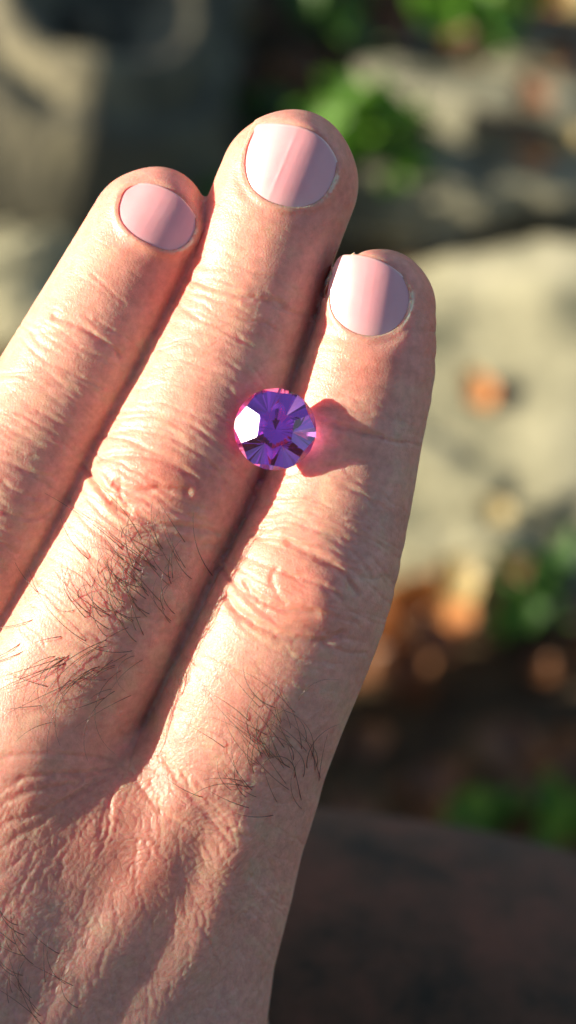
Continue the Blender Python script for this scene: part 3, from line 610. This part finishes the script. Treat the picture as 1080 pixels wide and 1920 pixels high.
# nails
nail = NT('nail'); nco = nail.n('TexCoord').outputs['UV']
nat = nail.n('Attribute', attribute_name='tone').outputs['Color']
nail.set(Base_Color=nat, Subsurface_Weight=.6, Subsurface_Radius=(1, .4, .25), Subsurface_Scale=.001, Roughness=.3, Specular_IOR_Level=1.0, Coat_Weight=.6, Coat_Roughness=.3, Specular_Tint=(1, 1, 1, 1),
         Normal=nail.n('Bump', {'Height': nail.noise(1500, 2), 'Distance': .00001}).outputs[0])
for k, ax in NAX.items():
    p = NP[k]; c = p.mean(0); n = len(p); rings = 26; pts = [c]
    for i in range(1, rings + 1):
        f = (i / rings) * 1.03; pts.extend(c + (p - c) * f)
    pts = np.array(pts); S = height(pts); e = .3
    al = ((pts[:, 0] - c[0]) * ax[0] + (pts[:, 1] - c[1]) * ax[1]) / 80; ac_ = ((pts[:, 0] - c[0]) * -ax[1] + (pts[:, 1] - c[1]) * ax[0]) / 85
    rr = np.concatenate([[0], np.repeat(np.arange(1, rings + 1) / rings, n)])
    for _ in range(3): S[:, 2] = nail_z(k, S[:, 0], S[:, 1]); kk = (220 - S[:, 2]) / 220; S[:, 0] = (pts[:, 0] - 540) / PXMM * kk; S[:, 1] = (960 - pts[:, 1]) / PXMM * kk
    S[:, 2] += .01 * (vn(ac_ * 16 + 40, al * .8 + 9) - .5) - .07 * rr**8 + (.05 * np.exp(-((ac_ + .10) / .035)**2) if k == 'm' else 0); g = np.array([[0, 0, 1.]])
    lower = S - g * .35; VV = np.concatenate([S, lower]) * .001; m = len(S); F = []
    for i in range(n): F.append([0, 1 + i, 1 + (i + 1) % n])
    for q in range(rings - 1):
        b = 1 + q * n; F += [[b + i, b + n + i, b + n + (i + 1) % n, b + (i + 1) % n] for i in range(n)]
    F2 = [[m + v for v in f[::-1]] for f in F]; b = 1 + (rings - 1) * n; F3 = [[b + i, m + b + i, m + b + (i + 1) % n, b + (i + 1) % n] for i in range(n)]
    # orientation: make the top face outwards
    a0, a1, a2 = VV[F[0][0]], VV[F[0][1]], VV[F[0][2]]
    if np.cross(a1 - a0, a2 - a0)[2] < 0: F = [f[::-1] for f in F]; F2 = [f[::-1] for f in F2]; F3 = [f[::-1] for f in F3]
    col = np.tile(np.array([.86, .37, .39]), (m, 1)); mo = (vn.fbm(pts[:, 0] / 30, pts[:, 1] / 30, 3) - .5)[:, None]
    lun = sst(-.45, -.9, al)[:, None] if False else (1 - sst(-.95, -.45, al))[:, None]
    col = col * (1 + .15 * mo); col = col * (1 - .3 * lun) + np.array([.84, .52, .48]) * .3 * lun
    edge_ = (sst(.92, .99, rr) * sst(.1, .6, al))[:, None] * .35; col = col * (1 - edge_) + np.array([.84, .62, .54]) * edge_
    col = np.concatenate([col, col]); mesh_np('fingernail', VV, None, F + F2 + F3, nail.m, person, colors=col)

# hairs on the fingers
hm = NT('hair_dark'); hm.set(Base_Color=(.10, .05, .03, 1), Roughness=.3, Specular_IOR_Level=.9)
def hairs():
    hr = random.Random(12); Vh = []; Fh = []; specs = []
    def fam(n, rx, ry, dx, dy, L, bend, box=None):
        for _ in range(n):
            x = hr.gauss(*rx); y = hr.gauss(*ry); l = hr.uniform(*L) * 1.2; a = math.atan2(dy, dx) + hr.gauss(0, .2); specs.append((x, y, a, l, hr.gauss(*bend) * 2.0, hr.uniform(12, 34), hr.uniform(.65, 1.15)))
    fam(34, (285, 32), (1095, 38), -1, -.95, (60, 175), (.35, .5)); fam(20, (225, 40), (1165, 30), -1, -.8, (60, 170), (.4, .5)); fam(26, (195, 50), (1240, 40), -1, .35, (60, 190), (-.5, .5))
    fam(10, (315, 18), (1075, 40), -.5, -1, (60, 120), (.3, .3)); fam(12, (110, 50), (1250, 50), -1, .1, (50, 140), (-.2, .5)); fam(14, (190, 60), (1100, 60), -.6, -1, (40, 90), (.3, .6))
    fam(22, (525, 35), (1455, 45), -.8, -1, (60, 165), (.3, .4)); fam(13, (575, 15), (1400, 60), .1, -1, (50, 150), (-.5, .6)); fam(12, (500, 35), (1380, 40), -1, -.9, (50, 130), (.2, .4)); fam(10, (470, 40), (1490, 20), -1, -.3, (40, 110), (.2, .4))
    fam(12, (50, 40), (1790, 40), -.8, -.6, (50, 110), (.3, .4)); fam(6, (90, 30), (1900, 20), -.8, -.9, (60, 110), (.2, .4)); specs.append((85, 1845, math.atan2(-1, -.06), 100, .1, 14, .9)); fam(5, (30, 10), (1850, 30), -.6, -1, (40, 80), (.2, .3))
    for (x, y, a, l, bd, ht, th) in specs:
        n = 11; pts = []; xx, yy = x, y
        for i in range(n):
            pts.append((xx, yy)); aa = a + bd * (i / n); xx += math.cos(aa) * l / n; yy += math.sin(aa) * l / n
        S = HT(np.array(pts)); t = np.linspace(0, 1, n); S[:, 2] += .02 + (np.sin(np.pi * np.clip(t * .85, 0, 1)) * ht / PXMM) * .55
        S[0, 2] -= .15; rad = .052 * th * (1 - .75 * t)
        for i in range(n):
            d = S[min(i + 1, n - 1)] - S[max(i - 1, 0)]; d /= np.linalg.norm(d); u = np.cross(d, [0, 0, 1]); u /= np.linalg.norm(u) + 1e-9; v = np.cross(u, d)
            for q in range(4): Vh.append(S[i] + rad[i] * (math.cos(q * 1.5708) * u + math.sin(q * 1.5708) * v))
        b = len(Vh) - 4 * n
        for i in range(n - 1):
            for q in range(4): Fh.append([b + i * 4 + q, b + i * 4 + (q + 1) % 4, b + (i + 1) * 4 + (q + 1) % 4, b + (i + 1) * 4 + q])
    o = mesh_np('hair', np.array(Vh) * .001, np.array(Fh), mat=hm.m, parent=person); o['kind'] = 'stuff'
# quick height lookup on a coarse grid
gxs = np.arange(-80, 860, 20.); gys = np.arange(900, 2040, 20.); gg = np.stack(np.meshgrid(gxs, gys), -1).reshape(-1, 2); HZ = height(gg)[:, 2].reshape(len(gys), len(gxs)) 
def HT(p):
    x = np.clip((p[:, 0] + 80) / 20, 0, len(gxs) - 1.01); y = np.clip((p[:, 1] - 900) / 20, 0, len(gys) - 1.01); i = x.astype(int); j = y.astype(int); fx = x - i; fy = y - j
    z = (HZ[j, i] * (1 - fx) + HZ[j, i + 1] * fx) * (1 - fy) + (HZ[j + 1, i] * (1 - fx) + HZ[j + 1, i + 1] * fx) * fy + samp(D, p[:, 0], p[:, 1])
    k = (220 - z) / 220; return np.stack([(p[:, 0] - 540) / PXMM * k, (960 - p[:, 1]) / PXMM * k, z], -1)
hairs()

# ------------------------------------------------------------------ trouser leg
cloth = NT('trouser_cloth'); co = cloth.n('TexCoord').outputs['Object']
c1 = cloth.ramp(cloth.noise(45, 8, .7, co), [(.35, (.036, .028, .016)), (.48, (.11, .056, .030)), (.62, (.19, .075, .042))])
cloth.set(Base_Color=c1, Roughness=.9, Specular_IOR_Level=.2, Sheen_Weight=.15, Normal=cloth.n('Bump', {'Height': cloth.noise(900, 8, .75, co), 'Distance': .0006}).outputs[0])
def leg(ctrl, lab=None):
    # axis in mm of the hand frame; thigh comes from the lower left, knee at the right
    P_ = np.array([np.append(a, r) for a, r in ctrl], float); out = []
    for i in range(len(P_) - 1):
        p0, p1, p2, p3 = P_[max(i - 1, 0)], P_[i], P_[i + 1], P_[min(i + 2, len(P_) - 1)]
        for t in np.linspace(0, 1, 24, endpoint=False): out.append(.5 * ((2 * p1) + (p2 - p0) * t + (2 * p0 - 5 * p1 + 4 * p2 - p3) * t * t + (3 * p1 - p0 - 3 * p2 + p3) * t**3))
    out.append(P_[-1]); A = np.array(out); na = 120; V = []
    for i, a in enumerate(A):
        d = A[min(i + 1, len(A) - 1), :3] - A[max(i - 1, 0), :3]; d /= np.linalg.norm(d); u = np.cross(d, [0, 0, 1.]); u /= np.linalg.norm(u); v = np.cross(u, d)
        th = np.linspace(0, 2 * math.pi, na, endpoint=False)
        r = a[3] * (1 + .035 * (vn.fbm(np.full(na, i * .11), th * 1.2 + 30, 3) - .5) * 2)
        V.append(a[:3] + r[:, None] * (np.cos(th)[:, None] * u + np.sin(th)[:, None] * v))
    n = len(A); V = np.concatenate(V); i, j = np.meshgrid(np.arange(na), np.arange(n - 1)); i2 = (i + 1) % na
    Qq = np.stack([j * na + i, j * na + i2, (j + 1) * na + i2, (j + 1) * na + i], -1).reshape(-1, 4)
    o = mesh_np('trouser_leg', V * .001, None, [list(q) for q in Qq] + [list(range(na))[::-1], [(n - 1) * na + k for k in range(na)]], cloth.m, person)
leg([((-330, -260, -140), 82), ((-150, -165, -122), 74), ((0, -121, -108), 66), ((70, -147, -108), 65), ((125, -185, -120), 60), ((180, -200, -180), 55), ((215, -260, -300), 50)])
leg([((-120, -420, -230), 85), ((-200, -200, -110), 80), ((-250, -60, -25), 74), ((-272, 30, -18), 70), ((-285, 60, -100), 58), ((-290, 40, -220), 52), ((-290, -80, -420), 45)])      # the other knee, added left of the frame to block the low sun

def added_jacket():                                               # unseen upper body, added behind the lens to darken the gem's reflections
    bm = bmesh.new(); bmesh.ops.create_uvsphere(bm, u_segments=48, v_segments=32, radius=1)
    for v in bm.verts:
        x, y, z = v.co; f = (1 - abs(z)**3.2)**.5 if abs(z) < 1 else 0; k = math.hypot(x, y) or 1
        v.co = Vector((x / k * f * (.23 + .03 * z), y / k * f * .135, z * .42)) if k > .02 else Vector((0, 0, z * .42))
    me = bpy.data.meshes.new('added_jacket'); bm.to_mesh(me); bm.free(); me.materials.append(cloth.m)
    for p in me.polygons: p.use_smooth = True
    o = bpy.data.objects.new('added_jacket', me); COL.objects.link(o); o.parent = person; o.matrix_world = Matrix.Translation((-.02, -.46, .52)); o.matrix_parent_inverse = MH.inverted()
added_jacket()

# ------------------------------------------------------------------ the gemstone
gm = NT('gem'); gl = gm.n('BsdfGlass', {'Color': (1, 1, 1, 1), 'Roughness': .025, 'IOR': 1.76}); gm.t.links.new(gl.outputs[0], gm.out.inputs['Surface'])
va = gm.n('VolumeAbsorption', {'Color': (.93, .05, .96, 1), 'Density': 150.0}); gm.t.links.new(va.outputs[0], gm.out.inputs['Volume'])
GEM = P(516, 805, 0)
def gem():
    bm = bmesh.new(); Rg = 4.95
    bmesh.ops.create_cone(bm, cap_ends=True, segments=12, radius1=Rg * 1.2, radius2=Rg * 1.2, depth=14)
    cuts = []
    view = (Vector((0, 0, 220)) - Vector(GEM)).normalized(); h = (view + SUN).normalized()          # crown main that mirrors the sun
    az0 = math.atan2(h.y, h.x); slope = math.acos(h.z)
    def cut(az, ang, dist, up=1):
        nrm = Vector((math.sin(ang) * math.cos(az), math.sin(ang) * math.sin(az), up * math.cos(ang))); cuts.append((nrm, dist))
    zt = .3 + (Rg - 2.15) * math.tan(slope)
    def through(az, ang, r, z, up=1):       # facet plane through the point (r along az, z)
        n = Vector((math.sin(ang) * math.cos(az), math.sin(ang) * math.sin(az), up * math.cos(ang))); cuts.append((n, n.dot(Vector((r * math.cos(az), r * math.sin(az), z)))))
    for k in range(6): through(az0 + k * math.pi / 3, slope, 2.15, zt)
    for k in range(12): through(az0 + (k + .5) * math.pi / 6, R(52), Rg, .25)
    for k in range(12): cut(az0 + (k + .5) * math.pi / 6, R(90), Rg)
    for k in range(12): cut(az0 + k * math.pi / 6, R(90), Rg * 1.005)
    for k in range(12): through(az0 + (k + .5) * math.pi / 6, R(47), Rg, -.2, -1)
    for k in range(24): through(az0 + (k + .25) * math.pi / 12, R(43.5), Rg * .97, -.2, -1)
    cuts.append((Vector((0, 0, 1)), zt))
    for n, d in cuts:
        g = bmesh.ops.bisect_plane(bm, geom=bm.verts[:] + bm.edges[:] + bm.faces[:], plane_co=n * d, plane_no=n, clear_outer=True, dist=1e-5)
        e = [x for x in g['geom_cut'] if isinstance(x, bmesh.types.BMEdge)]
        if len(e) > 2: bmesh.ops.holes_fill(bm, edges=e, sides=0)
    bmesh.ops.recalc_face_normals(bm, faces=bm.faces)
    bmesh.ops.scale(bm, vec=(.001,) * 3, verts=bm.verts)
    me = bpy.data.meshes.new('gemstone'); bm.to_mesh(me); bm.free(); me.materials.append(gm.m)
    o = bpy.data.objects.new('gemstone', me); COL.objects.link(o); o.matrix_world = MH @ Matrix.Translation(Vector(GEM) * .001)
    tag(o, 'faceted round purple pink gemstone resting in the gap between the index and middle fingers', 'gemstone')
gem()
